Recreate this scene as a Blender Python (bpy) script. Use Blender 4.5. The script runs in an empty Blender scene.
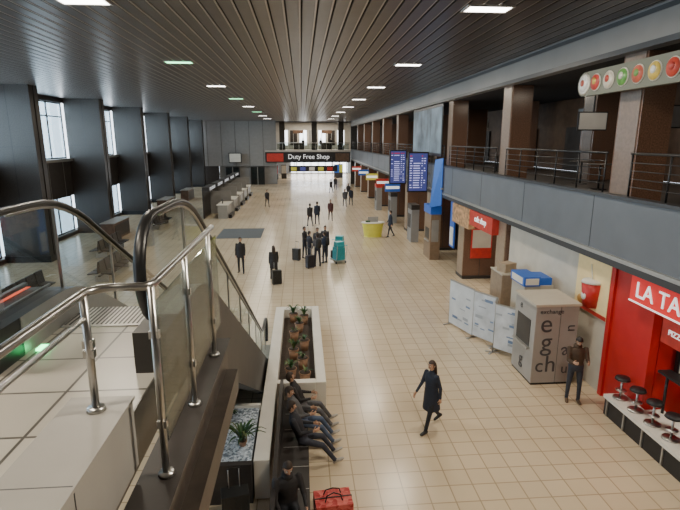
import bpy, bmesh, math, random
from mathutils import Vector, Matrix
random.seed(4)
V=Vector
scene=bpy.context.scene
# ---------------------------------------------------------------- materials
MATS={}
def mat(name,col,rough=0.5,metal=0.0,var=0.0,scale=8.0,emit=0.0,ecol=None,bump=0.0,spec=0.5):
    if name in MATS: return MATS[name]
    m=bpy.data.materials.new(name); m.use_nodes=True
    nt=m.node_tree; b=nt.nodes['Principled BSDF']
    c=(col[0],col[1],col[2],1)
    b.inputs['Base Color'].default_value=c
    b.inputs['Roughness'].default_value=rough
    b.inputs['Metallic'].default_value=metal
    b.inputs['Specular IOR Level'].default_value=spec
    tc=nt.nodes.new('ShaderNodeTexCoord')
    nz=nt.nodes.new('ShaderNodeTexNoise'); nz.inputs['Scale'].default_value=scale; nz.inputs['Detail'].default_value=4
    nt.links.new(tc.outputs['Object'],nz.inputs['Vector'])
    if var>0:
        r=nt.nodes.new('ShaderNodeValToRGB')
        r.color_ramp.elements[0].position=0.3; r.color_ramp.elements[1].position=0.7
        r.color_ramp.elements[0].color=tuple(max(0,x*(1-var)) for x in col)+(1,)
        r.color_ramp.elements[1].color=tuple(min(1,x*(1+var)) for x in col)+(1,)
        nt.links.new(nz.outputs['Fac'],r.inputs['Fac']); nt.links.new(r.outputs['Color'],b.inputs['Base Color'])
    if bump>0:
        bp=nt.nodes.new('ShaderNodeBump'); bp.inputs['Strength'].default_value=bump
        nt.links.new(nz.outputs['Fac'],bp.inputs['Height']); nt.links.new(bp.outputs['Normal'],b.inputs['Normal'])
    if emit>0:
        e=ecol or col
        b.inputs['Emission Color'].default_value=(e[0],e[1],e[2],1); b.inputs['Emission Strength'].default_value=emit
    MATS[name]=m; return m
def glass(name,tint=(0.8,0.86,0.86),gl=0.1):
    if name in MATS: return MATS[name]
    m=bpy.data.materials.new(name); m.use_nodes=True; nt=m.node_tree; nt.nodes.clear()
    o=nt.nodes.new('ShaderNodeOutputMaterial'); mx=nt.nodes.new('ShaderNodeMixShader')
    t=nt.nodes.new('ShaderNodeBsdfTransparent'); g=nt.nodes.new('ShaderNodeBsdfGlossy')
    lw=nt.nodes.new('ShaderNodeLayerWeight'); lw.inputs['Blend'].default_value=0.25
    ma=nt.nodes.new('ShaderNodeMath'); ma.operation='MULTIPLY_ADD'; ma.inputs[1].default_value=0.5; ma.inputs[2].default_value=gl*0.4
    t.inputs['Color'].default_value=tint+(1,); g.inputs['Roughness'].default_value=0.03
    nt.links.new(lw.outputs['Fresnel'],ma.inputs[0]); nt.links.new(ma.outputs[0],mx.inputs['Fac'])
    nt.links.new(t.outputs[0],mx.inputs[1]); nt.links.new(g.outputs[0],mx.inputs[2]); nt.links.new(mx.outputs[0],o.inputs['Surface'])
    MATS[name]=m; return m
def tilemat(name,c1,c2,mortar,size,rough=0.3,msize=0.012,w=1.0,off=0.0):
    m=bpy.data.materials.new(name); m.use_nodes=True; nt=m.node_tree; b=nt.nodes['Principled BSDF']
    tc=nt.nodes.new('ShaderNodeTexCoord'); br=nt.nodes.new('ShaderNodeTexBrick')
    br.offset=off; br.squash=1.0
    br.inputs['Scale'].default_value=1.0/size
    br.inputs['Brick Width'].default_value=w; br.inputs['Row Height'].default_value=1.0
    br.inputs['Mortar Size'].default_value=msize/size; br.inputs['Mortar Smooth'].default_value=0.3
    br.inputs['Color1'].default_value=c1+(1,); br.inputs['Color2'].default_value=c2+(1,); br.inputs['Mortar'].default_value=mortar+(1,)
    nt.links.new(tc.outputs['Object'],br.inputs['Vector'])
    nz=nt.nodes.new('ShaderNodeTexNoise'); nz.inputs['Scale'].default_value=0.35; nz.inputs['Detail'].default_value=5
    nt.links.new(tc.outputs['Object'],nz.inputs['Vector'])
    mx=nt.nodes.new('ShaderNodeMix'); mx.data_type='RGBA'; mx.blend_type='MULTIPLY'; mx.inputs['Factor'].default_value=0.3
    nt.links.new(br.outputs['Color'],mx.inputs['A']); nt.links.new(nz.outputs['Fac'],mx.inputs['B'])
    nt.links.new(mx.outputs['Result'],b.inputs['Base Color'])
    rr=nt.nodes.new('ShaderNodeMapRange'); rr.inputs['To Min'].default_value=rough-0.07; rr.inputs['To Max'].default_value=rough+0.1
    nt.links.new(nz.outputs['Fac'],rr.inputs['Value']); nt.links.new(rr.outputs['Result'],b.inputs['Roughness'])
    MATS[name]=m; return m
def vormat(name,c1,c2,scale,rough=0.6):
    m=bpy.data.materials.new(name); m.use_nodes=True; nt=m.node_tree; b=nt.nodes['Principled BSDF']
    tc=nt.nodes.new('ShaderNodeTexCoord'); vo=nt.nodes.new('ShaderNodeTexVoronoi'); vo.inputs['Scale'].default_value=scale
    r=nt.nodes.new('ShaderNodeValToRGB'); r.color_ramp.elements[0].color=c1+(1,); r.color_ramp.elements[1].color=c2+(1,)
    r.color_ramp.elements[0].position=0.25; r.color_ramp.elements[1].position=0.75
    nt.links.new(tc.outputs['Object'],vo.inputs['Vector']); nt.links.new(vo.outputs['Color'],r.inputs['Fac'])
    nt.links.new(r.outputs['Color'],b.inputs['Base Color']); b.inputs['Roughness'].default_value=rough
    bp=nt.nodes.new('ShaderNodeBump'); bp.inputs['Strength'].default_value=0.6; bp.inputs['Distance'].default_value=0.02
    nt.links.new(vo.outputs['Distance'],bp.inputs['Height']); nt.links.new(bp.outputs['Normal'],b.inputs['Normal'])
    MATS[name]=m; return m

steel=mat('stainless_steel',(0.48,0.47,0.45),0.28,1.0,0.05,20)
alu=mat('aluminium',(0.45,0.44,0.42),0.4,0.8,0.04,10)
black=mat('black_rubber',(0.012,0.012,0.013),0.35,0,0.2)
blackm=mat('black_metal',(0.02,0.02,0.022),0.4,0.3,0.1)
dark=mat('dark_laminate',(0.035,0.03,0.028),0.45,0,0.2,3)
white=mat('white_paint',(0.72,0.69,0.62),0.5,0,0.04,3)
cream=mat('cream_wall',(0.55,0.5,0.42),0.6,0,0.08,2)
grey=mat('grey_panel',(0.26,0.255,0.25),0.5,0,0.06,3)
lgrey=mat('light_grey_panel',(0.31,0.295,0.27),0.4,0,0.05,4)
bandm=mat('blue_grey_band',(0.12,0.133,0.152),0.4,0,0.08,1.2)
bandd=mat('dark_band_edge',(0.035,0.037,0.042),0.4)
brown=mat('brown_granite',(0.15,0.083,0.055),0.22,0,0.3,30)
tan=mat('tan_stone',(0.3,0.22,0.155),0.35,0,0.15,14)
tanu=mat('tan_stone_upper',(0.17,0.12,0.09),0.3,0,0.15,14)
fin=mat('dark_grey_granite',(0.045,0.038,0.034),0.3,0,0.35,20,spec=0.4)
winsh=mat('mezz_wood_panel',(0.1,0.055,0.032),0.4,0,0.3,3)
red=mat('red_gloss',(0.48,0.018,0.018),0.4,0,0.05,4)
reds=mat('red_lit_sign',(0.55,0.02,0.02),0.4,0,emit=0.4,ecol=(0.8,0.02,0.02))
redd=mat('dull_red_sign',(0.4,0.03,0.02),0.4,0,0.2,5,emit=0.12,ecol=(0.6,0.04,0.03))
blue=mat('blue_sign',(0.02,0.1,0.4),0.4,0,0.05,emit=0.12,ecol=(0.02,0.12,0.6))
teal=mat('teal_plastic',(0.02,0.35,0.42),0.4,0,0.1)
yellow=mat('yellow_laminate',(0.7,0.66,0.1),0.4,0,0.05)
wletter=mat('white_letter',(0.85,0.85,0.85),0.5,emit=0.7)
gletter=mat('grey_letter',(0.07,0.07,0.075),0.5)
lamp=mat('lamp_panel',(1,0.97,0.9),0.5,emit=14,ecol=(1,0.95,0.87))
glampm=mat('green_lamp',(0.2,1,0.4),0.5,emit=6,ecol=(0.25,1,0.45))
skyp=mat('daylight_panel',(0.8,0.9,1),0.5,emit=4,ecol=(0.95,0.97,1.0))
gclear=glass('clear_glass',(0.7,0.76,0.76),0.14)
gwin=glass('window_glass',(0.85,0.93,0.97),0.06)
soil=mat('soil',(0.05,0.035,0.025),0.9,0,0.4,20,bump=0.5)
terra=mat('terracotta',(0.35,0.2,0.12),0.7,0,0.15,12)
leafm=mat('leaf_green',(0.03,0.09,0.025),0.45,0,0.4,12)
leaf2=mat('leaf_dry',(0.12,0.16,0.05),0.5,0,0.3,12)
wood=mat('dark_wood',(0.035,0.026,0.02),0.4,0,0.35,9)
floorm=tilemat('beige_floor_tiles',(0.7,0.575,0.4),(0.655,0.53,0.365),(0.4,0.31,0.2),0.45,0.22,0.013)
landm=tilemat('landing_tiles',(0.55,0.51,0.44),(0.5,0.46,0.4),(0.1,0.09,0.08),0.55,0.3,0.012)
pebm=vormat('pebbles',(0.13,0.17,0.22),(0.65,0.72,0.8),28)
slat=mat('ceiling_slat',(0.08,0.069,0.065),0.32,0.3,0.12,2)
slatl=mat('ceiling_slat_edge',(0.5,0.47,0.45),0.4,0.3)
ceilb=mat('ceiling_void',(0.02,0.018,0.017),0.8)
fascia=mat('grey_fascia',(0.2,0.195,0.19),0.5,0,0.06,1)

# ---------------------------------------------------------------- mesh builder
class MB:
    def __init__(s): s.v=[];s.f=[];s.mi=[];s.m=[];s.sm=[]
    def _m(s,m):
        if m not in s.m: s.m.append(m)
        return s.m.index(m)
    def add(s,vs,fs,m,smooth=False):
        o=len(s.v); s.v+= [tuple(v) for v in vs]; k=s._m(m)
        for f in fs: s.f.append(tuple(i+o for i in f)); s.mi.append(k); s.sm.append(smooth)
    def box(s,x0,x1,y0,y1,z0,z1,m):
        vs=[(x,y,z) for z in(z0,z1) for y in(y0,y1) for x in(x0,x1)]
        s.add(vs,[(0,2,3,1),(4,5,7,6),(0,1,5,4),(2,6,7,3),(0,4,6,2),(1,3,7,5)],m)
    def obox(s,c,sz,m,rz=0,rx=0,ry=0):
        M=Matrix.Rotation(rz,3,'Z')@Matrix.Rotation(rx,3,'X')@Matrix.Rotation(ry,3,'Y')
        vs=[M@V((x*sz[0]/2,y*sz[1]/2,z*sz[2]/2))+V(c) for z in(-1,1) for y in(-1,1) for x in(-1,1)]
        s.add(vs,[(0,2,3,1),(4,5,7,6),(0,1,5,4),(2,6,7,3),(0,4,6,2),(1,3,7,5)],m)
    def rings(s,rs,m,smooth=True,caps=True):
        n=len(rs[0]); vs=[p for r in rs for p in r]; fs=[]
        for i in range(len(rs)-1):
            for j in range(n):
                a=i*n+j;b=i*n+(j+1)%n; fs.append((a,b,b+n,a+n))
        if caps: fs.append(tuple(range(n-1,-1,-1))); fs.append(tuple((len(rs)-1)*n+j for j in range(n)))
        s.add(vs,fs,m,smooth)
    def ell(s,c,ax,ay,rx,ry,n=14):
        return [V(c)+ax*(rx*math.cos(2*math.pi*j/n))+ay*(ry*math.sin(2*math.pi*j/n)) for j in range(n)]
    def cyl(s,p0,p1,r0,r1,m,n=14):
        p0=V(p0);p1=V(p1);d=(p1-p0).normalized(); a=d.orthogonal().normalized(); b=d.cross(a)
        s.rings([s.ell(p0,a,b,r0,r0,n),s.ell(p1,a,b,r1,r1,n)],m)
    def caps(s,p0,p1,r0,r1,m,n=12):
        p0=V(p0);p1=V(p1);d=(p1-p0)
        if d.length<1e-6: d=V((0,0,1e-4))
        d.normalize(); a=d.orthogonal().normalized(); b=d.cross(a); rs=[]
        for k in (-80,-50,-20): rs.append(s.ell(p0+d*(r0*math.sin(math.radians(k))),a,b,r0*math.cos(math.radians(k)),r0*math.cos(math.radians(k)),n))
        for k in (20,50,80): rs.append(s.ell(p1+d*(r1*math.sin(math.radians(k))),a,b,r1*math.cos(math.radians(k)),r1*math.cos(math.radians(k)),n))
        s.rings(rs,m)
    def tube(s,pts,rx,m,n=10,ry=None):
        ry=ry or rx; pts=[V(p) for p in pts]; rs=[]
        up=None
        for i,p in enumerate(pts):
            d=(pts[min(i+1,len(pts)-1)]-pts[max(i-1,0)]).normalized()
            if up is None: up=d.orthogonal().normalized() if abs(d.x)>0.9 else V((1,0,0))
            a=(up-d*up.dot(d)).normalized(); up=a; b=d.cross(a)
            rs.append(s.ell(p,a,b,rx,ry,n))
        s.rings(rs,m)
    def ellipsoid(s,c,ax,ay,az,r,m,n=16,k=10,f=None,keep=None):
        vs=[];fs=[]
        for i in range(k+1):
            ph=math.pi*(i/k-0.5); ph=max(-1.555,min(1.555,ph))
            for j in range(n):
                t=2*math.pi*j/n; l=V((r[0]*math.cos(ph)*math.cos(t),r[1]*math.cos(ph)*math.sin(t),r[2]*math.sin(ph)))
                if f: l=f(l)
                vs.append(l)
        for i in range(k):
            for j in range(n):
                q=(i*n+j,i*n+(j+1)%n,(i+1)*n+(j+1)%n,(i+1)*n+j)
                if keep:
                    cc=sum((vs[x] for x in q),V((0,0,0)))/4
                    if not keep(cc): continue
                fs.append(q)
        vs=[V(c)+ax*l.x+ay*l.y+az*l.z for l in vs]
        s.add(vs,fs,m,True)
    def build(s,name,loc=(0,0,0),rz=0,bevel=0,parent=None):
        me=bpy.data.meshes.new(name); me.from_pydata(s.v,[],s.f)
        for m in s.m: me.materials.append(m)
        me.polygons.foreach_set('material_index',s.mi); me.polygons.foreach_set('use_smooth',s.sm); me.update()
        o=bpy.data.objects.new(name,me); scene.collection.objects.link(o); o.location=loc; o.rotation_euler=(0,0,rz)
        if bevel:
            b=o.modifiers.new('bevel','BEVEL'); b.width=bevel; b.segments=2; b.limit_method='ANGLE'
        if parent: o.parent=parent
        return o
def text(parent,txt,pos,size,m,face='-Y',align='CENTER',ext=0.01,roll=0,name='lettering'):
    c=bpy.data.curves.new(name,'FONT'); c.body=txt; c.size=size; c.extrude=ext; c.align_x=align; c.align_y='CENTER'
    c.materials.append(m); o=bpy.data.objects.new(name,c); scene.collection.objects.link(o)
    if face=='-Y': M=Matrix(((1,0,0),(0,0,-1),(0,1,0)))
    elif face=='-X': M=Matrix(((0,0,-1),(-1,0,0),(0,1,0)))
    M=M@Matrix.Rotation(roll,3,'Z')
    o.matrix_world=Matrix.Translation(V(pos))@M.to_4x4()
    if parent:
        o.parent=parent; o.matrix_parent_inverse=parent.matrix_world.inverted()
    return o
def simplebox(name,x0,x1,y0,y1,z0,z1,m,bevel=0):
    b=MB(); b.box(x0,x1,y0,y1,z0,z1,m); return b.build(name,bevel=bevel)

ZC=9.1   # ceiling
# ---------------------------------------------------------------- shell
simplebox('floor',-16,13.2,-6,100,-0.2,0,floorm)
b=MB(); b.box(-16,13.2,-6,100,ZC+0.08,ZC+0.3,ceilb)
x=-15.9
while x<7.3:
    b.box(x,x+0.26,-6,76,ZC,ZC+0.03,slat); b.box(x+0.262,x+0.298,-6,76,ZC+0.008,ZC+0.03,slatl); x+=0.34
b.build('ceiling')
# wall left : bays
b=MB()
b.box(-16.2,-15.8,-6,99.5,0,0.25,grey); b.box(-16.2,-15.8,-6,99.5,2.7,5.2,dark); b.box(-16.2,-15.8,-6,99.5,8.8,9.1,dark)
b.box(-15.8,-15.6,-6,74.9,5.0,5.2,alu)
for k in range(40): b.box(-15.81,-15.79,-5+2.0*k,-4.96+2.0*k,2.7,5.0,alu)
b.build('wall_left')
fy=[27.2+8.9*k for k in range(-3,6)]
for i,y in enumerate(fy):
    b=MB(); b.box(-15.8,-13.5,y,y+0.9,0,ZC,fin); b.box(-15.82,-13.46,y-0.04,y+0.94,0,0.35,blackm); b.box(-13.52,-13.47,y+0.42,y+0.48,0.35,ZC,black)
    for z in (3.0,6.05): b.box(-15.8,-13.495,y-0.004,y,z,z+0.02,black)
    b.box(-14.66,-14.64,y-0.004,y,0.35,ZC,black)
    b.build('column')
for i,y in enumerate(fy[:-1]):
    y0=y+0.9;y1=y+8.9
    b=MB(); b.box(-16.02,-16.0,y0,y1,0.25,2.7,gwin); b.box(-16.02,-16.0,y0,y1,5.2,8.8,gwin)
    for k in range(5):
        yy=y0+(y1-y0)*k/4
        b.box(-16.04,-15.98,yy-0.035,yy+0.035,0.25,2.7,blackm); b.box(-16.04,-15.98,yy-0.035,yy+0.035,5.2,8.8,blackm)
    for z in (0.28,2.66,5.24,7.9,8.76): b.box(-16.04,-15.98,y0,y1,z-0.035,z+0.035,blackm)
    b.build('window_%d'%(i+1))
# right: parapet band
b=MB(); b.box(7.3,7.5,-6,74.5,3.6,5.1,bandm); b.box(7.24,7.32,-6,74.5,3.5,3.66,bandd); b.box(7.26,7.54,-6,74.5,5.06,5.14,bandd); b.box(7.22,7.3,-6,74.5,3.66,3.75,alu)
for k in range(-1,19): b.box(7.292,7.3,k*4.0,k*4.0+0.012,3.75,5.06,bandd)
b.build('trim_parapet_band')
simplebox('floor_mezzanine',7.5,12.95,-6,74.9,4.75,4.95,dark)
simplebox('wall_right_mezzanine',13,13.2,-6,99.5,4.95,ZC,winsh)
b=MB(); b.box(7.3,7.6,-6,74.9,8.3,ZC,fascia); b.box(7.28,7.3,-6,74.9,8.3,8.42,bandd); b.box(7.28,7.3,-6,74.9,8.95,9.05,bandd)
b.build('trim_fascia')
b=MB(); b.box(7.6,12.95,-6,74.9,8.3,8.4,ceilb); b.build('ceiling_mezzanine')
cy=[-3.2+7.1*k for k in range(0,11)]
for y in cy:
    b=MB(); b.box(7.56,8.3,y,y+0.85,4.95,8.3,brown); b.box(7.54,7.56,y+0.06,y+0.79,5.14,8.3,tanu); b.build('column_mezzanine')
    b=MB(); b.box(10.7,11.9,y,y+0.85,4.95,8.3,brown); b.box(10.68,10.7,y+0.1,y+0.75,4.95,8.3,tanu); b.build('column_mezzanine')
for y in cy:
    y0=y+0.87;y1=y+7.08
    b=MB(); n=5
    for k in range(n+1):
        yy=y0+0.05+(y1-y0-0.1)*k/n; b.cyl((7.44,yy,5.14),(7.44,yy,6.08),0.022,0.022,blackm,8)
    for z,r in ((6.1,0.03),(5.9,0.013),(5.72,0.012),(5.54,0.012),(5.36,0.012)): b.cyl((7.44,y0,z),(7.44,y1,z),r,r,blackm,8)
    b.build('railing_mezzanine')
b=MB()
for k,(y,c) in enumerate([(9.5,lgrey),(21,grey),(28,lgrey),(35,white),(42,lgrey)]):
    b.box(12.86,12.98,y,y+2.2,7.2,7.8,c); b.box(12.88,12.98,y-0.6,y+3.2,5.0,7.0,dark); b.box(12.86,12.88,y+0.2,y+1.2,5.2,6.8,gwin)
b.build('shopfront_mezzanine')
b=MB(); pm=mat('landscape_poster',(0.11,0.15,0.19),0.6,0,0.8,0.7,emit=0.05,ecol=(0.4,0.5,0.6))
b.box(7.34,7.38,26.3,33.2,5.55,8.25,blackm); b.box(7.32,7.34,26.45,33.05,5.7,8.1,pm)
for yy in (28.7,30.9): b.box(7.315,7.32,yy,yy+0.03,5.7,8.1,blackm)
b.build('poster_mezzanine')
for y in (12.9,16.2):
    b=MB(); b.box(9.0,10.0,y,y+0.06,6.7,7.3,blackm); b.box(9.04,9.96,y-0.02,y,6.74,7.26,grey); b.box(9.5,9.54,y+0.02,y+0.05,7.3,8.3,blackm); b.build('hanging_display_screen')
for x,y in ((8.9,14.5),(9.4,16.4),(8.9,21),(9.2,23.3),(9.0,9.2)):
    b=MB(); b.cyl((x,y,4.95),(x,y,4.98),0.25,0.22,blackm,16); b.cyl((x,y,4.98),(x,y,5.68),0.03,0.03,blackm,8); b.cyl((x,y,5.68),(x,y,5.71),0.38,0.38,wood,20); b.build('cafe_table')

# lower right wall
b=MB(); b.box(7.6,7.8,11.25,17.5,0,3.6,cream); b.box(7.6,7.8,9.75,11.25,0,3.6,red); b.box(7.54,7.6,11.15,11.3,0,3.5,red)
b.box(7.6,7.8,-6,4.5,0,3.6,cream)
b.build('wall_right')
simplebox('baseboard_right',7.57,7.595,13.2,17.5,0,0.12,dark)
b=MB(); b.box(9.2,9.4,17.6,74.9,0,3.6,winsh)
for k in range(8):
    y=19+6.9*k; b.box(9.14,9.2,y,y+4.6,0.3,2.5,[brown,dark,tan][k%3]); b.box(9.1,9.2,y-0.2,y+4.8,2.7,3.3,[blackm,redd,dark,winsh][k%4])
b.build('shopfront_right')
b=MB(); b.box(7.6,7.9,-6,74.9,3.62,3.72,grey); b.box(7.9,12.9,-6,74.9,3.62,3.72,dark); b.build('ceiling_right_lower')
for y in (17.6,22.3,28.6,35,42,49,56,63,70):
    b=MB(); b.box(7.5,9.05,y,y+0.9,0,3.6,brown); b.box(7.47,7.5,y+0.05,y+0.85,0.15,3.6,tan); b.box(7.46,9.08,y-0.04,y+0.94,0,0.15,dark); b.box(8.27,8.29,y-0.004,y,0.15,3.6,black)
    b.build('pillar')
# red restaurant interior
b=MB(); b.box(11,11.2,4.7,9.7,0,3.6,mat('restaurant_wall',(0.16,0.05,0.035),0.6,0,0.1)); b.box(7.82,11,9.75,9.95,0,3.6,red); b.box(7.82,11,4.5,4.7,0,3.6,red)
b.build('wall_restaurant')
b=MB(); b.box(7.36,7.58,4.6,10.3,2.87,3.45,reds); b.box(7.34,7.36,4.6,10.3,2.87,2.9,wletter)
o=b.build('restaurant_fascia_sign'); text(o,'LA TAVOLA',(7.34,10.1,3.17),0.5,wletter,'-X','LEFT')
b=MB(); b.box(7.7,7.76,8.1,9.6,2.15,2.72,redd); b.cyl((7.73,8.4,2.72),(7.73,8.4,3.62),0.012,0.012,blackm,6); b.cyl((7.73,9.3,2.72),(7.73,9.3,3.62),0.012,0.012,blackm,6)
o=b.build('hanging_restaurant_sign'); text(o,'PIZZA & GRILL',(7.69,8.85,2.43),0.17,wletter,'-X')
b=MB(); b.box(8.2,8.95,9.62,9.7,1.3,1.95,blackm); b.box(8.26,8.89,9.6,9.62,1.36,1.89,white); b.cyl((8.58,9.59,1.62),(8.58,9.6,1.62),0.18,0.18,gletter,16); b.build('framed_menu')
b=MB(); b.box(9.2,10.0,5.0,9.3,0,1.05,dark); b.box(9.1,10.05,4.9,9.4,1.05,1.1,wood); b.box(9.17,9.2,5.0,9.3,0.2,0.9,red); b.build('service_counter')
# poster
b=MB(); b.box(7.54,7.595,11.32,12.8,1.95,3.42,mat('poster_cream',(0.72,0.56,0.28),0.4,0,0.05,emit=0.15)); b.box(7.53,7.54,11.32,12.8,1.95,2.05,redd)
b.cyl((7.5,11.95,2.15),(7.5,11.95,2.8),0.2,0.28,red,20); b.cyl((7.5,11.95,2.8),(7.5,11.95,2.87),0.29,0.25,white,20); b.cyl((7.5,12.0,2.87),(7.5,12.1,3.25),0.015,0.015,white,8); b.cyl((7.26,11.95,2.45),(7.28,11.95,2.45),0.1,0.1,white,14)
b.ellipsoid((7.52,12.4,2.2),V((1,0,0)),V((0,1,0)),V((0,0,1)),(0.03,0.25,0.14),mat('bun',(0.5,0.25,0.06),0.6))
b.build('drink_poster')
# bar platform with stools
b=MB(); b.box(7.13,7.18,4.8,10.35,0,0.42,blackm); b.box(7.1,7.59,4.8,10.38,0.42,0.5,white); b.box(7.18,7.58,4.85,10.33,0,0.42,dark); b.box(7.59,8.0,4.8,9.6,0.42,0.5,white); b.box(7.59,8.0,4.8,9.6,0,0.42,dark)
for k in range(9): b.box(7.1,7.13,10.2-0.62*k,10.24-0.62*k,0.02,0.42,alu)
b.build('bar_platform')
for k in range(8):
    y=10.15-0.55*k; b=MB()
    b.cyl((7.36,y,0.505),(7.36,y,0.53),0.17,0.16,steel,18); b.cyl((7.36,y,0.53),(7.36,y,0.95),0.025,0.025,steel,10)
    b.cyl((7.36,y,0.7),(7.36,y,0.715),0.12,0.12,steel,14); b.cyl((7.36,y,0.95),(7.36,y,0.98),0.12,0.17,steel,20); b.cyl((7.36,y,0.98),(7.36,y,1.03),0.17,0.15,blackm,20)
    b.build('bar_stool')
b=MB(); b.box(7.75,8.05,4.9,9.6,1.42,1.47,blackm)
for k in range(5): b.cyl((7.88,9.45-1.1*k,0.5),(7.88,9.45-1.1*k,1.42),0.03,0.03,blackm,8)
b.build('bar_table')
# exchange kiosk
kg=mat('kiosk_grey',(0.33,0.31,0.285),0.5,0,0.05,2); kt=mat('kiosk_top',(0.48,0.43,0.35),0.6,0,0.05,2)
b=MB(); b.box(6.0,7.15,11.85,13.1,0.06,2.2,kg); b.box(6.02,7.13,11.87,13.08,0,0.06,blackm); b.box(5.96,7.19,11.81,13.14,2.2,2.27,kt)
b.box(5.985,6.0,12.1,12.9,1.0,1.75,dark); b.box(5.9,6.02,12.05,12.95,0.95,1.0,alu); b.box(6.66,6.67,11.84,11.85,0.06,2.2,gletter)
o=b.build('currency_exchange_kiosk',bevel=0.012)
for t,x,z,s,r in (('exchange',6.42,2.06,0.17,0),('e',6.3,1.72,0.72,0),('g',6.34,1.22,0.72,0),('c',6.2,0.55,0.55,0.0),('h',6.5,0.58,0.66,0),('a',6.86,1.0,0.5,0.3),('n',6.95,1.6,0.4,1.57),('u',6.9,0.45,0.4,0)):
    text(o,t,(x,11.84,z),s,gletter,'-Y',roll=r,ext=0.004)
text(o,'g',(5.985,12.5,0.5),0.5,gletter,'-X',ext=0.004); text(o,'e',(5.985,12.7,2.0),0.3,gletter,'-X',ext=0.004)
b=MB(); b.box(6.5,7.4,13.7,14.6,0,2.2,kt); b.box(6.45,6.95,13.65,14.6,2.2,2.48,blue); b.box(6.95,7.35,13.75,14.5,2.2,2.42,blue); b.box(6.44,6.45,13.75,14.5,2.24,2.44,white); b.box(6.5,6.9,13.64,13.65,2.24,2.44,white); b.build('vending_booth',bevel=0.01)
b=MB(); b.box(6.6,7.4,15.6,16.6,0,2.0,mat('cardboard',(0.3,0.22,0.15),0.8,0,0.1)); b.box(6.58,7.42,15.58,16.62,2.0,2.05,kt); b.obox((6.9,16.0,2.2),(0.5,0.4,0.3),mat('cardboard2',(0.36,0.27,0.18),0.8,0,0.1),rz=0.4); b.build('wrapped_crate',bevel=0.01)
# wrapped barrier panels
tarp=mat('wrapped_plastic',(0.55,0.58,0.62),0.35,0,0.2,2.5,bump=0.4)
tarp2=mat('wrapped_print',(0.6,0.62,0.64),0.35,0,0.1,2.5,bump=0.3)
b=MB()
P=[(5.15,16.5),(5.55,15.2),(6.0,14.4),(5.8,14.0),(6.3,13.35)]
for i in range(4):
    (xa,ya),(xb,yb)=P[i],P[i+1]; L=math.hypot(xb-xa,yb-ya); an=math.atan2(yb-ya,xb-xa); c=V(((xa+xb)/2,(ya+yb)/2,0.87))
    b.obox(c,(L,0.03,1.55-0.05*i),tarp2 if i%2==0 else tarp,rz=an)
    ux=V((math.cos(an),math.sin(an),0)); nn=V((math.sin(an),-math.cos(an),0))
    for k in range(9):
        p=c+ux*((random.random()-0.5)*L*0.7)+V((0,0,(random.random()-0.5)*1.2))
        for q in (-1,1): b.obox(p+nn*(0.018*q),(0.1+0.25*random.random()*min(1,L),0.004,0.03+0.08*random.random()),[mat('print_blue',(0.15,0.22,0.36),0.5),mat('print_grey',(0.35,0.38,0.42),0.5)][k%2],rz=an)
    b.obox(c+V((0,0,0.78-0.025*i)),(L,0.07,0.03),alu,rz=an)
    for q in ((xa,ya),(xb,yb)): b.cyl((q[0],q[1],0),(q[0],q[1],1.66-0.05*i),0.02,0.02,alu,8); b.obox((q[0],q[1],0.015),(0.45,0.06,0.03),alu,rz=an+1.57)
b.build('folding_barrier')
# signs under band further along
b=MB(); b.box(7.2,7.48,18.3,20.9,2.85,3.48,redd); o=b.build('shop_sign_red'); text(o,'cafe shop',(7.19,19.6,3.2),0.35,wletter,'-X')
b=MB(); b.box(7.2,7.48,21.0,23.4,2.6,3.48,mat('food_picture',(0.35,0.2,0.1),0.5,0,0.8,6,emit=0.15,ecol=(0.5,0.3,0.15))); b.build('shop_picture_panel')
b=MB(); b.box(7.38,7.44,23.6,24.3,1.2,3.45,blue); b.box(7.36,7.38,23.7,24.2,1.3,2.2,white); b.build('advertising_panel')
b=MB(); b.box(7.8,8.8,22.24,22.28,1.0,2.4,redd); b.box(7.86,8.74,22.22,22.24,1.5,2.34,cream); b.build('wall_poster')
b=MB(); b.box(6.9,7.45,26.2,27.6,0,2.5,mat('atm_brown',(0.24,0.16,0.1),0.5,0,0.1)); b.box(6.86,7.46,26.15,27.65,2.5,2.95,blue); b.box(6.88,6.9,26.5,27.3,1.1,1.7,dark); b.box(6.84,6.9,26.45,27.35,0.95,1.02,alu); b.box(6.95,7.35,26.18,26.2,1.0,2.2,lgrey); b.build('cash_machine',bevel=0.01)
for y in (31,38.5,46):
    b=MB(); b.box(6.9,7.4,y,y+1.2,0,2.1,grey); b.box(6.88,7.42,y-0.02,y+1.22,2.1,2.4,redd if y>40 else dark); b.box(6.88,6.9,y+0.2,y+1.0,0.9,1.8,dark); b.build('vending_machine',bevel=0.01)
for y,c in ((36.5,blue),(41,redd),(47.5,yellow),(54,blue),(61,redd)):
    b=MB(); b.box(6.1,7.22,y,y+0.15,2.7,3.3,c); b.box(6.15,7.15,y-0.01,y,2.9,3.1,wletter); b.cyl((6.9,y+0.07,3.3),(6.9,y+0.07,3.55),0.03,0.03,blackm,8); b.box(6.85,7.3,y+0.04,y+0.1,3.52,3.58,blackm); b.build('projecting_shop_sign')
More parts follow.
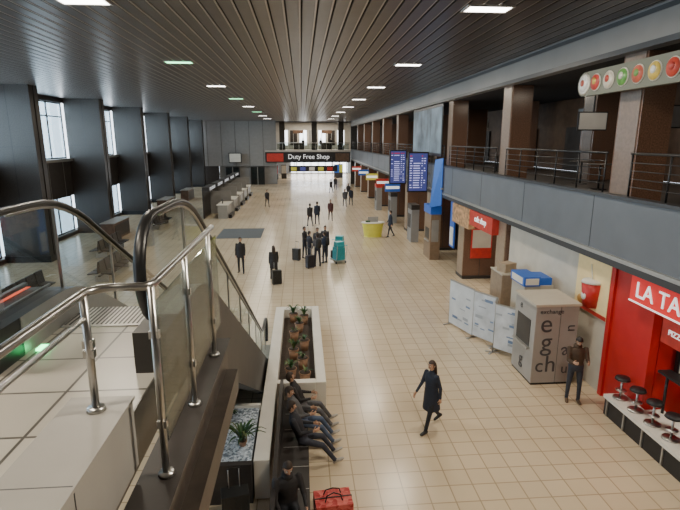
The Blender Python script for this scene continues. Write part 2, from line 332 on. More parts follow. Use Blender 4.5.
# flight display boards
scr=mat('display_blue',(0.03,0.035,0.12),0.3,emit=0.35,ecol=(0.12,0.14,0.5))
rowm=mat('display_rows',(0.5,0.5,0.75),0.3,emit=0.8,ecol=(0.6,0.6,1.0))
for x0,y,z0,z1 in ((6.0,28.2,3.5,5.75),(6.0,34.2,3.45,5.75)):
    b=MB(); b.box(x0,7.15,y,y+0.25,z0,z1,blackm); b.box(x0+0.06,7.09,y-0.01,y,z0+0.08,z1-0.08,scr)
    b.box(7.15,7.3,y+0.05,y+0.2,z0+0.4,z0+0.6,alu); b.box(7.15,7.3,y+0.05,y+0.2,z0+1.0,z0+1.15,alu)
    n=14
    for k in range(n):
        z=z1-0.2-(z1-z0-0.35)*k/n
        for xa,xb in ((0.1,0.25),(0.3,0.7),(0.76,0.86),(0.9,1.02)):
            if random.random()<0.85: b.box(x0+xa,x0+xb-random.random()*0.06,y-0.014,y-0.01,z-0.045,z,rowm if k else reds)
    b.build('flight_display_board')
b=MB(); vs=[(6.75,26,2.9),(7.2,25.4,3.1),(7.2,25.4,5.5),(6.95,26,5.4)]
vs2=[(x+0.05,y+0.05,z) for x,y,z in vs]; b.add(vs+vs2,[(0,1,2,3),(7,6,5,4),(0,4,5,1),(1,5,6,2),(2,6,7,3),(3,7,4,0)],blue); b.box(7.15,7.3,25.4,25.5,3.9,4.0,alu); b.build('blue_banner')
# round icon sign
b=MB(); zc=7.76
def pill(b,xf,xb,y0,y1,zc,r,m):
    P=[]
    for k in range(13): a=math.radians(90-180*k/12); P.append((y1+r*math.cos(a),zc+r*math.sin(a)))
    for k in range(13): a=math.radians(-90-180*k/12); P.append((y0+r*math.cos(a),zc+r*math.sin(a)))
    n=len(P); vs=[(xf,p[0],p[1]) for p in P]+[(xb,p[0],p[1]) for p in P]
    fs=[tuple(range(n)),tuple(range(2*n-1,n-1,-1))]+[(i,i+n,(i+1)%n+n,(i+1)%n) for i in range(n)]
    b.add(vs,fs,m)
pill(b,7.12,7.26,7.2,12.7,zc,0.29,mat('sign_olive',(0.13,0.135,0.1),0.5,emit=0.03))
cols=[(0.7,0.7,0.67),(0.45,0.05,0.04),(0.55,0.5,0.4),(0.1,0.28,0.06),(0.45,0.1,0.06),(0.55,0.4,0.08),(0.42,0.05,0.03),(0.5,0.5,0.42),(0.14,0.3,0.08)]
for k,c in enumerate(cols):
    y=12.7-0.52*k; m=mat('icon_%d'%k,c,0.4,0,0.3,emit=0.12)
    b.cyl((7.12,y,zc),(7.1,y,zc),0.27 if k==0 else 0.2,0.2,white,20); b.cyl((7.1,y,zc),(7.085,y,zc),0.18,0.18,m,18); b.cyl((7.085,y+0.03,zc+0.03),(7.075,y+0.03,zc+0.03),0.08,0.08,mat('icon_i%d'%k,cols[(k+4)%9],0.4),12)
for y in (8.2,11.3): b.box(7.26,7.54,y,y+0.05,zc-0.03,zc+0.03,alu)
b.build('food_court_sign')

# far end
b=MB(); b.box(-15.7,-3.6,75,75.4,2.7,ZC,grey); b.box(-15.7,-12,75,75.4,0,2.7,dark); b.box(7.3,12.9,75,75.4,0,ZC,dark)
for k in range(6): b.box(-15.5+2*k,-15.46+2*k,74.97,75,2.7,ZC,dark)
b.build('wall_back')
b=MB(); b.box(-5.2,7.2,74.6,75,3.2,4.7,blackm); b.box(-5.2,7.2,74.5,75,4.7,4.95,alu); b.box(-5.0,-2.6,74.56,74.6,3.35,4.5,redd); b.box(5.0,7.0,74.56,74.6,3.35,4.5,winsh)
o=b.build('trim_gallery_sign_band'); text(o,'Duty Free Shop',(1.1,74.55,4.0),0.95,wletter,'-Y')
b=MB(); b.box(-1.8,5.2,73.2,73.5,1.95,2.8,blackm)
for k in range(5): b.box(-1.5+1.3*k,-0.7+1.3*k,73.15,73.2,2.1,2.6,[yellow,scr,white,yellow,redd][k])
for x in (-1,4.4): b.cyl((x,73.35,2.8),(x,73.35,4.0),0.04,0.04,blackm,8)
b.cyl((-1,73.35,3.9),(-1,74.6,3.9),0.04,0.04,blackm,8); b.cyl((4.4,73.35,3.9),(4.4,74.6,3.9),0.04,0.04,blackm,8)
b.build('gate_direction_sign')
simplebox('floor_gallery',-15.7,12.9,75.5,99,4.75,4.95,cream)
b=MB(); b.box(-15.7,12.9,82,82.3,4.95,ZC,cream)
for k in range(7): b.box(-3.2+1.5*k,-2.1+1.5*k,81.95,82,5.6,7.9,[skyp,wood,skyp,lgrey,skyp,wood,skyp][k])
b.build('wall_gallery')
b=MB()
for k in range(14): b.cyl((-3.5+0.8*k,74.8,4.95),(-3.5+0.8*k,74.8,6.0),0.03,0.03,steel,6)
b.cyl((-3.6,74.8,6.0),(7.2,74.8,6.0),0.05,0.05,steel,8); b.box(-3.5,7.0,74.8,74.82,5.05,5.9,gclear); b.build('railing_gallery')
for x in (-3.2,1.6,5.6):
    b=MB(); b.box(x,x+0.8,77,77.8,4.95,ZC,wood); b.box(x-0.03,x+0.83,76.97,77.83,4.95,5.2,blackm); b.build('column_gallery')
for x in (-1.2,3.2):
    b=MB(); b.box(x,x+1.6,79.5,80.1,4.95,6.0,wood); b.box(x-0.05,x+1.65,79.45,80.15,6.0,6.06,white); b.box(x,x+1.6,80.1,80.3,7.4,7.9,winsh); b.box(x,x+0.06,80.1,80.2,4.95,7.4,alu); b.box(x+1.54,x+1.6,80.1,80.2,4.95,7.4,alu); b.build('gallery_kiosk')
simplebox('wall_far',-15.7,12.9,99.6,100,0,ZC,grey)
b=MB(); b.box(-2,9,99.35,99.5,0.2,4.0,skyp)
for k in range(8): b.box(-1+1.4*k,-0.85+1.4*k,99.25,99.35,0,4.2,blackm)
b.box(-2,9,99.25,99.35,2.3,2.45,blackm)
b.build('door_3')
b=MB()
for k,(x,c) in enumerate(((-4.8,redd),(-3.4,cream),(5.6,blue),(6.3,yellow))): b.box(x,x+0.9,85+k,86+k,0,2.3,dark); b.box(x+0.05,x+0.85,84.95+k,85+k,0.9,2.2,c)
b.build('far_shop_displays')
b=MB(); b.box(-10.4,-8.6,74.2,74.5,3.2,4.6,blackm); b.box(-10.3,-8.7,74.18,74.2,3.3,4.5,white); b.box(-9.6,-9.4,74.5,75,3.6,4.2,alu); b.build('wall_monitor')
for k,(x,w) in enumerate(((-11,2.0),(-7.4,2.0))):
    b=MB(); b.box(x,x+w,74.8,75.1,0,2.6,dark); b.box(x+0.1,x+w-0.1,74.76,74.8,0.1,2.5,gwin); b.box(x+w/2-0.04,x+w/2+0.04,74.74,74.8,0,2.6,alu); b.build('door_%d'%(k+1))
simplebox('wall_back_lower',-12,-3.6,75.5,75.7,0,2.7,grey)
b=MB(); b.box(-15.7,12.9,-6.3,-6,0,ZC,grey); b.build('wall_front')

# ceiling lamps
for x in (-4.25,3.95):
    for k in range(-1,8):
        y=11.1+8*k
        g=(x<0 and k in (1,3,5))
        b=MB(); b.box(x-0.45,x+0.45,y-0.22,y+0.22,ZC-0.03,ZC-0.005,glampm if g else lamp)
        for (xa,xb,ya,yb) in ((-0.5,0.5,-0.27,-0.22),(-0.5,0.5,0.22,0.27),(-0.5,-0.45,-0.22,0.22),(0.45,0.5,-0.22,0.22)): b.box(x+xa,x+xb,y+ya,y+yb,ZC-0.04,ZC,slatl)
        b.build('ceiling_lamp')
        ld=bpy.data.lights.new('lamp_light','AREA'); ld.shape='RECTANGLE'; ld.size=0.9; ld.size_y=0.44; ld.energy=265 if x>0 else 200; ld.color=(1,0.89,0.72)
        lo=bpy.data.objects.new('lamp_light',ld); scene.collection.objects.link(lo); lo.location=(x,y,ZC-0.06)
# daylight through left windows
for y in fy[1:-1]:
    ld=bpy.data.lights.new('daylight','AREA'); ld.shape='RECTANGLE'; ld.size=7.8; ld.size_y=3.5; ld.energy=650; ld.color=(0.85,0.93,1)
    lo=bpy.data.objects.new('window_daylight',ld); scene.collection.objects.link(lo); lo.location=(-16.6,y+4.9,7.0)
    lo.rotation_euler=Matrix(((0,0,-1),(1,0,0),(0,-1,0))).to_euler()
def spot(x,y,z,e,sx=1.0,sy=1.0,c=(1,0.88,0.7),name='shop_and_fill_light'):  # area light without a modelled fixture, for shops and for fill
    ld=bpy.data.lights.new(name,'AREA'); ld.shape='RECTANGLE'; ld.size=sx; ld.size_y=sy; ld.energy=e; ld.color=c
    lo=bpy.data.objects.new(name,ld); scene.collection.objects.link(lo); lo.location=(x,y,z)
spot(9,7.2,3.55,45,0.6,3)
for y in (20,32,46,60): spot(8.4,y,3.55,40,0.5,1.4)
for y in (7,14.5,21.5,28.6,43,57): spot(9.3,y,8.25,60,0.8,1.2)  # fill lights added to brighten the brown mezzanine columns and wall
spot(2,88,4.6,900,6,8,(1,0.95,0.88)); spot(2,79,9.0,500,8,2,(1,0.92,0.8))  # fill lights added to make the far end and gallery brighter
spot(3,3,ZC-0.08,220,2,0.5); spot(-2.5,1,ZC-0.08,110,1.2,0.5)  # area lights under the hall ceiling, no fixture and no shop here

# ---------------------------------------------------------------- near mezzanine landing
b=MB(); b.box(-3.0,7.3,-5.9,1.0,4.3,4.7,landm); b.box(-3.0,-1.1,1.0,4.7,4.3,4.7,landm); b.build('floor_landing')
b=MB(); b.box(-1.2,-0.9,0.2,2.45,4.7,5.08,lgrey)
b.box(-1.21,-0.89,0.2,2.46,5.08,5.098,lgrey)
for y in (1.1,1.75): b.box(-0.9,-0.897,y,y+0.006,4.7,5.08,gletter); b.box(-1.2,-0.9,y,y+0.006,5.097,5.099,gletter)
b.build('parapet_box',bevel=0.004)
b=MB(); b.box(-0.88,-0.7,1.0,4.3,4.3,4.62,wood); b.box(-0.89,-0.67,1.0,4.32,4.62,4.648,dark); b.box(-0.7,-0.6,1.0,4.2,4.2,4.4,wood)
b.build('ledge')
b=MB(); RR=0.021
def post(x,y,z0,z1):
    b.cyl((x,y,z0),(x,y,z0+0.02),0.045,0.04,steel,16); b.cyl((x,y,z0+0.02),(x,y,z1),0.019,0.019,steel,12)
    for z in (z0+0.3,z1-0.25): b.obox((x,y,z),(0.05,0.03,0.04),steel)
post(-1.03,2.32,5.1,5.7); post(-1.03,1.2,5.1,5.7)
for y in (2.42,3.15,3.95): post(-0.75,y,4.65,5.7)
b.tube([(-1.03,0.3,5.7),(-1.03,1.5,5.7),(-1.03,2.25,5.7),(-1.03,2.34,5.7),(-0.98,2.4,5.7),(-0.9,2.42,5.7),(-0.78,2.42,5.7),(-0.75,2.47,5.7),(-0.75,2.6,5.7),(-0.75,3.3,5.7),(-0.75,4.15,5.7)],RR,steel,12)
b.tube([(-1.03,0.3,5.58),(-1.03,1.5,5.58),(-1.03,2.3,5.58)],0.012,steel,8)
b.box(-0.757,-0.745,2.5,4.3,4.8,5.6,gclear)
b.build('steel_railing')
# escalator
Y0=5.1; S=0.577; ZT=4.7; YB=Y0+ZT/S
def nz(y): return ZT if y<Y0 else max(0,ZT-S*(y-Y0))
def hz(y,off): return sum(nz(y+d) for d in (-0.45,-0.3,-0.15,0,0.15,0.3,0.45))/7+off
b=MB()
stepm=mat('escalator_step',(0.06,0.06,0.062),0.45,0.6,0.1,20)
n=int(ZT/0.208)
for k in range(n+1):
    y=Y0+0.36*k; z=ZT-0.208*(k+1)
    if z<-0.02: break
    b.box(-2.25,-1.27,y,y+0.36,z-0.25,z,stepm)
    b.box(-2.25,-1.27,y+0.335,y+0.36,z,z+0.004,yellow)
    for j in range(24): b.box(-2.24+0.041*j,-2.225+0.041*j,y+0.01,y+0.33,z,z+0.006,blackm)
b.box(-2.25,-1.27,4.55,Y0,4.7,4.712,alu)
for j in range(24): b.box(-2.24+0.041*j,-2.225+0.041*j,4.6,Y0,4.712,4.716,blackm)
b.box(-2.25,-1.27,YB,YB+1.4,0.0,0.012,alu)
ys=[3.95+0.2*i for i in range(int((YB+1.2-3.95)/0.2)+1)]
for X,side in ((-1.16,1),(-2.36,-1)):
    xi=X-side*0.1
    xe=X+side*(0.14 if side>0 else 0.36)
    for i in range(len(ys)-1):
        ya,yb=ys[i],ys[i+1]
        za,zb=hz(ya,0.32),hz(yb,0.32); ta,tb=hz(ya,1.1),hz(yb,1.1)
        b.add([(X,ya,za),(X,yb,zb),(X,yb,tb),(X,ya,ta)],[(0,1,2,3)],gclear)
        lo,hi=min(xi,xe),max(xi,xe)
        b.add([(lo,ya,za),(hi,ya,za),(hi,yb,zb),(lo,yb,zb)],[(0,1,2,3)],alu if side>0 else black)
        b.add([(lo,ya,za-0.02),(lo,yb,zb-0.02),(lo,yb,zb),(lo,ya,za)],[(0,1,2,3)],steel)
        b.add([(xi,ya,za),(xi,yb,zb),(xi,yb,hz(yb,-0.25)),(xi,ya,hz(ya,-0.25))],[(0,1,2,3)],alu)
        b.add([(xe,ya,za),(xe,yb,zb),(xe,yb,max(0,hz(yb,-0.75))),(xe,ya,max(0,hz(ya,-0.75)))],[(0,1,2,3)],dark)
        b.add([(xi,ya,max(0,hz(ya,-0.75))),(xe,ya,max(0,hz(ya,-0.75))),(xe,yb,max(0,hz(yb,-0.75))),(xi,yb,max(0,hz(yb,-0.75)))],[(0,1,2,3)],dark)
    for y in [4.9+1.3*k for k in range(8)]:
        b.box(X-0.012,X+0.012,y,y+0.02,hz(y,0.3),hz(y,1.1),steel)
    for yc,zc,sg in ((3.95,hz(3.95,0.71),-1),(ys[-1],hz(ys[-1],0.71),1)):
        P=[(X,yc,zc-0.39)]+[(X,yc+sg*0.39*math.cos(math.radians(a)),zc+0.39*math.sin(math.radians(a))) for a in range(-75,91,15)]+[(X,yc,zc+0.39)]
        b.add(P,[tuple(range(len(P)))],gclear)
    hp=[]
    zc=ZT+0.73
    for a in range(-70,91,14): hp.append((X,3.95-0.42*math.cos(math.radians(a)),zc+0.42*math.sin(math.radians(a))))
    for y in ys[1:]: hp.append((X,y,hz(y,1.15)))
    zc=hz(ys[-1],0.73)
    for a in range(80,-71,-14): hp.append((X,ys[-1]+0.42*math.cos(math.radians(a)),zc+0.42*math.sin(math.radians(a))))
    b.tube(hp,0.045,black,10,0.03)
    b.tube([(p[0],p[1]*1.0,p[2]-0.035) for p in hp[12:-12]],0.018,steel,8)
    b.box(min(xi,xe),max(xi,xe),3.55,3.96,4.7,5.02,dark if side>0 else black)
b.box(-2.64,-2.6,3.7,4.8,5.03,5.035,mat('red_strip',(0.7,0.1,0.05),0.4,emit=1.0))
b.box(-2.72,-2.68,3.6,4.9,5.02,5.05,steel); b.box(-2.48,-2.46,3.6,4.9,5.02,5.04,steel)
b.box(-2.2,-2.13,4.0,4.1,4.712,4.73,mat('green_reflection_glow',(0.1,1,0.3),0.4,emit=8,ecol=(0.1,1,0.3)))  # glowing block stands in for a green light's reflection on the landing
b.add([(-2.25,Y0,4.3),(-1.27,Y0,4.3),(-1.27,YB,0.0),(-2.25,YB,0.0)],[(0,1,2,3)],dark)
b.build('escalator')

# ---------------------------------------------------------------- planters
b=MB()
b.box(-0.95,-0.66,8.0,16.5,0,0.8,white); b.box(0.26,0.5,10.9,16.5,0,0.8,white); b.box(-0.66,0.26,16.2,16.5,0,0.8,white); b.box(-0.66,0.26,10.9,11.1,0,0.8,white)
b.box(-0.66,0.26,11.1,16.2,0,0.5,soil)
b.build('planter',bevel=0.012)
b=MB(); b.box(-2.0,-0.97,7.9,10.0,0,0.7,dark); b.box(-1.94,-1.0,8.0,9.9,0.7,0.76,pebm); b.box(-2.0,-1.94,7.9,10.0,0.7,0.82,white); b.box(-1.94,-0.97,9.9,10.0,0.7,0.82,white); b.box(-2.0,-0.97,7.86,7.98,0.7,0.82,dark)
b.build('pebble_bed')
def plant(name,loc,h,n,pot=0.12,m=leafm,spread=0.3,cl=0.25):
    b=MB()
    b.cyl((0,0,0),(0,0,cl),pot*0.75,pot,terra,16); b.cyl((0,0,cl-0.03),(0,0,cl),pot*1.08,pot*1.08,terra,16); b.cyl((0,0,cl-0.01),(0,0,cl+0.006),pot*0.92,pot*0.92,soil,14)
    for i in range(n):
        a=random.random()*6.28; sp=spread*(0.4+0.8*random.random()); hh=h*(0.6+0.5*random.random()); w=0.018+0.02*random.random()
        d=V((math.cos(a),math.sin(a),0)); s=V((-math.sin(a),math.cos(a),0)); vs=[];fs=[]
        K=6
        for k in range(K+1):
            t=k/K; p=V((0,0,cl))+d*(0.02+sp*t**1.3)+V((0,0,hh*(t-0.55*t**3))); ww=w*math.sin(math.pi*(0.12+0.86*t))
            vs+= [p-s*ww+V((0,0,0.01)),p,p+s*ww+V((0,0,0.01))]
        for k in range(K): fs+= [(3*k,3*k+1,3*k+4,3*k+3),(3*k+1,3*k+2,3*k+5,3*k+4)]
        b.add(vs,fs,m if random.random()<0.75 else leaf2,True)
    return b.build(name,loc)
for x,y,h,n in ((-0.35,15.8,0.5,18),(0.0,15.6,0.5,18),(-0.15,14.9,0.4,12),(-0.3,14.2,0.2,5),(0.0,13.5,0.25,8),(-0.3,12.9,0.5,16),(-0.05,12.3,0.3,8),(-0.35,11.7,0.35,12),(0.0,11.45,0.2,5)):
    plant('potted_plant',(x,y,0.5),h,n,0.14,spread=0.19,cl=0.3)
plant('potted_plant',(-1.6,9.2,0.76),0.6,20,0.08,spread=0.3,cl=0.1); plant('potted_plant',(-1.2,8.55,0.76),0.65,24,0.08,spread=0.38,cl=0.1)
# bench
b=MB(); b.box(-0.5,0.05,6.4,10.75,0.38,0.45,dark)
b.box(-0.57,-0.5,6.4,10.75,0.38,0.98,dark)
for k in range(5):
    y=6.6+0.95*k; b.box(-0.45,0.03,y-0.02,y+0.02,0,0.38,steel)
for k in range(1,7): b.box(-0.45,0.04,6.4+0.62*k-0.01,6.4+0.62*k+0.01,0.45,0.452,alu)
b.build('waiting_bench',bevel=0.01)

# ---------------------------------------------------------------- people
def person(name,loc,rz,H=1.75,top=(0.02,0.02,0.025),bot=(0.02,0.022,0.03),shoe=(0.015,0.015,0.015),skinc=(0.5,0.3,0.2),hair=(0.03,0.018,0.012),long=False,
           lean=0,legs=((0,0),(0,0)),arms=((5,10,8),(5,10,8)),head=(0,0),seat=None,coat=0,vox=0.02,foot=(0,0),abd=(4,4),heavy=1.0,pack=None,hood=False):
    s=H/1.75; rad=math.radians
    key=lambda k,c,r=0.75: mat('%s_%02d%02d%02d'%(k,int(c[0]*99),int(c[1]*99),int(c[2]*99)),c,r,0,0.2,14,bump=0.15)
    mt,mb_,ms,mk,mh=key('cloth',top),key('trousers',bot),key('shoe',shoe,0.5),key('skin',skinc,0.55),key('hair',hair,0.6)
    hip=V((0,0,0.93)); sd=V((0,math.sin(rad(lean)),math.cos(rad(lean)))); fw=V((0,math.cos(rad(lean)),-math.sin(rad(lean)))); X=V((1,0,0))
    nb=hip+sd*0.53
    t=MB(); dm=mt; bones=[]
    W=heavy
    t.rings([t.ell(hip+sd*d,X,fw,a,c,16) for d,a,c in [(-0.09,0.11,0.09),(-0.03,0.165*W,0.115*W),(0.05,0.168*W,0.12*W),(0.14,0.15*W,0.11*W),(0.28,0.172*W,0.125*W),(0.40,0.19*W,0.118*W),(0.47,0.165*W,0.095*W),(0.52,0.09,0.07),(0.55,0.06,0.06)]],dm)
    bones.append((hip+sd*0.12,nb-sd*0.06,0.14*W,mt)); bones.append((hip-sd*0.06,hip+sd*0.02,0.15*W,mb_))
    bones.append((nb-sd*0.08+X*-0.13,nb-sd*0.08+X*0.13,0.07,mt))
    hp,hy=rad(head[0]+lean*0.4),rad(head[1])
    hf=Matrix.Rotation(hy,3,'Z')@V((0,math.cos(hp),-math.sin(hp))); hu=Matrix.Rotation(hy,3,'Z')@V((0,math.sin(hp),math.cos(hp))); hr=hf.cross(hu)
    hc=nb+(sd*0.4+hu*0.6).normalized()*0.175
    t.caps(nb-sd*0.05,hc-hu*0.03-hf*0.015,0.058,0.052,dm)
    bones.append((nb+sd*0.035,hc-hu*0.03,0.05,mk)); bones.append((hc,hc+hu*0.01,0.09,mk))
    def hs(l):
        k=1.0
        if l.z<0: k=1-0.25*(-l.z/0.113)
        return V((l.x*k,l.y*(k if l.y<0 else 1-0.08*(-min(l.z,0)/0.113)),l.z))
    t.ellipsoid(hc,hr,hf,hu,(0.075,0.092,0.115),dm,16,12,hs)
    feet=[];hands=[]
    for i,sx in enumerate((-1,1)):
        th,kn=legs[i]; ab=rad(abd[i]); hj=hip+X*(sx*0.09)-V((0,0,0.03))
        d1=V((sx*math.sin(ab),math.sin(rad(th))*math.cos(ab),-math.cos(rad(th))*math.cos(ab))); kj=hj+d1*0.42
        sp=th-kn; d2=V((sx*math.sin(ab)*0.3,math.sin(rad(sp)),-math.cos(rad(sp)))).normalized(); aj=kj+d2*0.405
        t.caps(hj,kj,0.088*W,0.06,dm); t.caps(kj,aj,0.06,0.045,dm)
        fp=rad(foot[i]); fd=V((sx*0.15,math.cos(fp),math.sin(fp))).normalized()
        fu=V((0,-math.sin(fp),math.cos(fp)))
        base=aj-fu*0.035
        t.rings([t.ell(base+fd*y+fu*zz,fd.cross(fu),fu,rx,ry,10) for y,zz,rx,ry in ((-0.07,0,0.02,0.02),(-0.06,0,0.036,0.04),(0,0.005,0.04,0.048),(0.08,-0.01,0.045,0.034),(0.15,-0.018,0.044,0.024),(0.185,-0.022,0.02,0.014))],dm)
        bones.append((hj,kj,0.075*W,mb_)); bones.append((kj,aj+d2*-0.03,0.05,mb_)); bones.append((base-fd*0.04,base+fd*0.16,0.04,ms))
        feet.append(min((base-fd*0.06-fu*0.042).z,(base+fd*0.15-fu*0.042).z))
        up,el,ab2=arms[i]; ab2=rad(ab2); sj=nb-sd*0.055+X*(sx*0.175*W)
        e1=V((sx*math.sin(ab2),math.sin(rad(up))*math.cos(ab2),-math.cos(rad(up))*math.cos(ab2))); ej=sj+e1*0.29
        fa=up+el; inn=-0.25*sx*min(1,el/60.0)
        e2=V((sx*math.sin(ab2)*0.4+inn,math.sin(rad(fa)),-math.cos(rad(fa)))).normalized(); wj=ej+e2*0.25
        t.caps(sj,ej,0.06*W,0.045*W,dm); t.caps(ej,wj,0.045*W,0.031,dm)
        bones.append((sj,ej,0.052,mt)); bones.append((ej,wj-e2*0.02,0.038,mt))
        w=X.cross(e2); w=w.normalized() if w.length>0.1 else V((0,1,0)); nn=w.cross(e2).normalized()
        if nn.x*sx>0: nn=-nn
        t.rings([t.ell(wj+e2*y,w,nn,a,c,10) for y,a,c in ((-0.01,0.026,0.022),(0.03,0.036,0.018),(0.085,0.042,0.016),(0.1,0.036,0.012))],dm)
        bones.append((wj+e2*0.02,wj+e2*0.1,0.028,mk)); hands.append((wj,e2,w,nn))
    if coat:
        L=coat; rr=[(0.3,0.17*W,0.13*W),(0.15,0.165*W,0.135*W),(0.0,0.19*W,0.15*W),(-0.25*L,0.2*W,0.17*W),(-0.5*L,0.215*W,0.2*W),(-0.52*L,0.19*W,0.17*W)]
        t.rings([t.ell(hip+sd*d,X,fw,a,c,18) for d,a,c in rr],dm)
        bones.append((hip+sd*0.1,hip-sd*(0.5*L),0.2*W,mt))
    me=bpy.data.meshes.new('t'); me.from_pydata(t.v,[],t.f); ob=bpy.data.objects.new('t',me); scene.collection.objects.link(ob)
    rm=ob.modifiers.new('r','REMESH'); rm.mode='VOXEL'; rm.voxel_size=vox; sm=ob.modifiers.new('s','SMOOTH'); sm.iterations=2; sm.factor=0.5
    dg=bpy.context.evaluated_depsgraph_get(); ev=ob.evaluated_get(dg); em=bpy.data.meshes.new_from_object(ev)
    vs=[v.co.copy() for v in em.vertices]; groups={}
    def sdist(p,a,c):
        ab=c-a; q=max(0,min(1,(p-a).dot(ab)/max(1e-9,ab.length_squared))); return (p-(a+ab*q)).length
    for f in em.polygons:
        c=f.center; best=min(bones,key=lambda B:sdist(c,B[0],B[1])-B[2])[3]; groups.setdefault(best.name,(best,[]))[1].append(tuple(f.vertices))
    out=MB(); out.v=[tuple(v) for v in vs]
    for nme,(m,fs) in groups.items():
        k=out._m(m)
        for f in fs: out.f.append(f); out.mi.append(k); out.sm.append(True)
    bpy.data.objects.remove(ob); bpy.data.meshes.remove(em)
    eyew=mat('eye_white',(0.7,0.7,0.68),0.3); iris=mat('iris',(0.03,0.015,0.01),0.2); lip=mat('lip',(0.35,0.12,0.1),0.5)
    for q in (-1,1):
        out.ellipsoid(hc+hf*0.08+hr*(0.03*q)+hu*0.004,hr,hf,hu,(0.014,0.01,0.009),eyew,8,6); out.ellipsoid(hc+hf*0.0885+hr*(0.03*q)+hu*0.004,hr,hf,hu,(0.006,0.004,0.006),iris,8,6)
        out.caps(hc+hf*0.088+hr*(0.017*q)+hu*0.024,hc+hf*0.08+hr*(0.045*q)+hu*0.024,0.004,0.003,mh,6)
        out.ellipsoid(hc+hr*(0.076*q)-hf*0.005-hu*0.005,hr,hf,hu,(0.01,0.02,0.03),mk,8,6)
    out.caps(hc+hf*0.088+hu*0.008,hc+hf*0.103-hu*0.028,0.007,0.013,mk,8)
    out.caps(hc+hf*0.081-hu*0.055-hr*0.02,hc+hf*0.081-hu*0.055+hr*0.02,0.006,0.006,lip,6)
    def hk(c): return not (c.y>0.035 and c.z<0.062) and not (c.z<-0.03 and c.y>-0.035)
    out.ellipsoid(hc+hu*0.006,hr,hf,hu,(0.084,0.1,0.122),mh,20,14,None,hk)
    if long:
        out.rings([out.ell(hc+hu*z-hf*y,hr,hf,a,c,12) for z,y,a,c in ((0.06,0.045,0.075,0.05),(-0.02,0.06,0.085,0.05),(-0.1,0.07,0.09,0.045),(-0.2,0.09,0.085,0.035),(-0.27,0.1,0.06,0.02))],mh)
    if hood: out.rings([out.ell(nb+sd*z-fw*0.02,X,fw,a,a,14) for z,a in ((-0.03,0.1),(0.02,0.1),(0.06,0.078))],mt)
    for (wj,e2,w,nn) in hands:
        for off,ln in ((0.03,0.07),(0.01,0.078),(-0.011,0.072),(-0.031,0.056)):
            p=wj+e2*0.09+w*off; d=e2.copy()
            for sg in (0.42,0.33,0.25):
                d=(d+nn*0.38).normalized(); q=p+d*ln*sg; out.caps(p,q,0.0095,0.0085,mk,6); p=q
        p=wj+e2*0.03+w*0.03; d=(e2*0.75+w*0.65+nn*0.2).normalized()
        for sg in (0.035,0.028): q=p+d*sg; out.caps(p,q,0.011,0.009,mk,6); p=q; d=(d+e2*0.4+nn*0.2).normalized()
    if pack:
        pm=key('bag',pack); c=hip+sd*0.3-fw*0.19
        out.rings([out.ell(c+sd*z,X,fw,a,b_,12) for z,a,b_ in ((-0.22,0.1,0.05),(-0.2,0.15,0.09),(0,0.16,0.1),(0.18,0.14,0.08),(0.24,0.07,0.04))],pm)
        for q in (-1,1): out.tube([c+sd*0.18+X*(0.09*q)+fw*0.05,c+sd*0.25+X*(0.1*q)+fw*0.2,c+sd*0.12+X*(0.12*q)+fw*0.33,c-sd*0.05+X*(0.15*q)+fw*0.22],0.018,pm,6)
    dz=-min(feet) if seat is None else (seat+0.115*W)/s-hip.z
    out.v=[((v[0])*s,(v[1])*s,(v[2]+dz)*s) for v in out.v]
    return out.build(name,loc,rz)
R=math.radians
jeans=(0.07,0.1,0.17); navy=(0.012,0.018,0.035); blk=(0.012,0.012,0.014)
person('walking_woman',(2.82,10.04,0),R(118),1.7,top=navy,bot=(0.012,0.014,0.02),hair=(0.04,0.022,0.015),long=True,coat=0.75,legs=((20,4),(-18,24)),arms=((-14,12,10),(16,30,10)),foot=(6,-22),vox=0.014,lean=2)
person('standing_man',(6.68,10.95,0),R(165),1.76,top=(0.06,0.035,0.02),bot=(0.03,0.035,0.05),hair=(0.02,0.015,0.012),arms=((28,75,6),(28,75,6)),head=(28,0),vox=0.014,legs=((3,4),(-2,2)),heavy=1.08,hood=True,shoe=(0.1,0.06,0.03))
for y,tp,bt,hd,ln in ((10.35,(0.02,0.018,0.02),(0.1,0.1,0.11),(-5,20),-22),(9.7,(0.09,0.09,0.095),jeans,(15,-10),-26),(9.05,(0.02,0.022,0.03),(0.035,0.04,0.06),(10,15),-20)):
    person('seated_traveler',(-0.08,y,0),R(-90),1.78,top=tp,bot=bt,shoe=(0.35,0.33,0.3),lean=ln,legs=((80,46),(76,40)),foot=(25,35),arms=((30,60,6),(25,70,6)),head=hd,seat=0.45,vox=0.015,abd=(8,5))
person('seated_traveler',(-0.33,7.2,0),R(-165),1.75,top=blk,bot=blk,lean=8,legs=((82,80),(82,80)),arms=((30,50,10),(30,50,10)),head=(10,0),seat=0.45,vox=0.016,heavy=1.1,hood=True)
person('standing_man',(-3.05,24.2,0),R(175),1.8,top=blk,bot=blk,legs=((6,4),(-6,4)),coat=0.3,vox=0.024)
person('walking_woman',(-1.36,22.8,0),R(10),1.66,top=blk,bot=blk,legs=((14,4),(-14,18)),foot=(0,-15),long=True,coat=0.6,vox=0.024)
grp=[(0.35,26.0,-60,(0.02,0.02,0.03)),(0.8,26.9,180,(0.06,0.06,0.07)),(0.75,25.2,20,(0.1,0.1,0.11)),(1.25,27.4,160,(0.03,0.03,0.04)),(1.15,25.9,60,(0.03,0.05,0.1)),(0.1,27.2,-120,(0.015,0.015,0.02))]
for x,y,r,c in grp: person('standing_traveler',(x,y,0),R(r),1.68+random.random()*0.14,top=c,bot=(0.02,0.025,0.04),legs=((3,3),(-2,2)),vox=0.026,arms=((10,30,8),(15,60,8)),long=random.random()<0.3,pack=(0.02,0.02,0.02) if random.random()<0.4 else None)
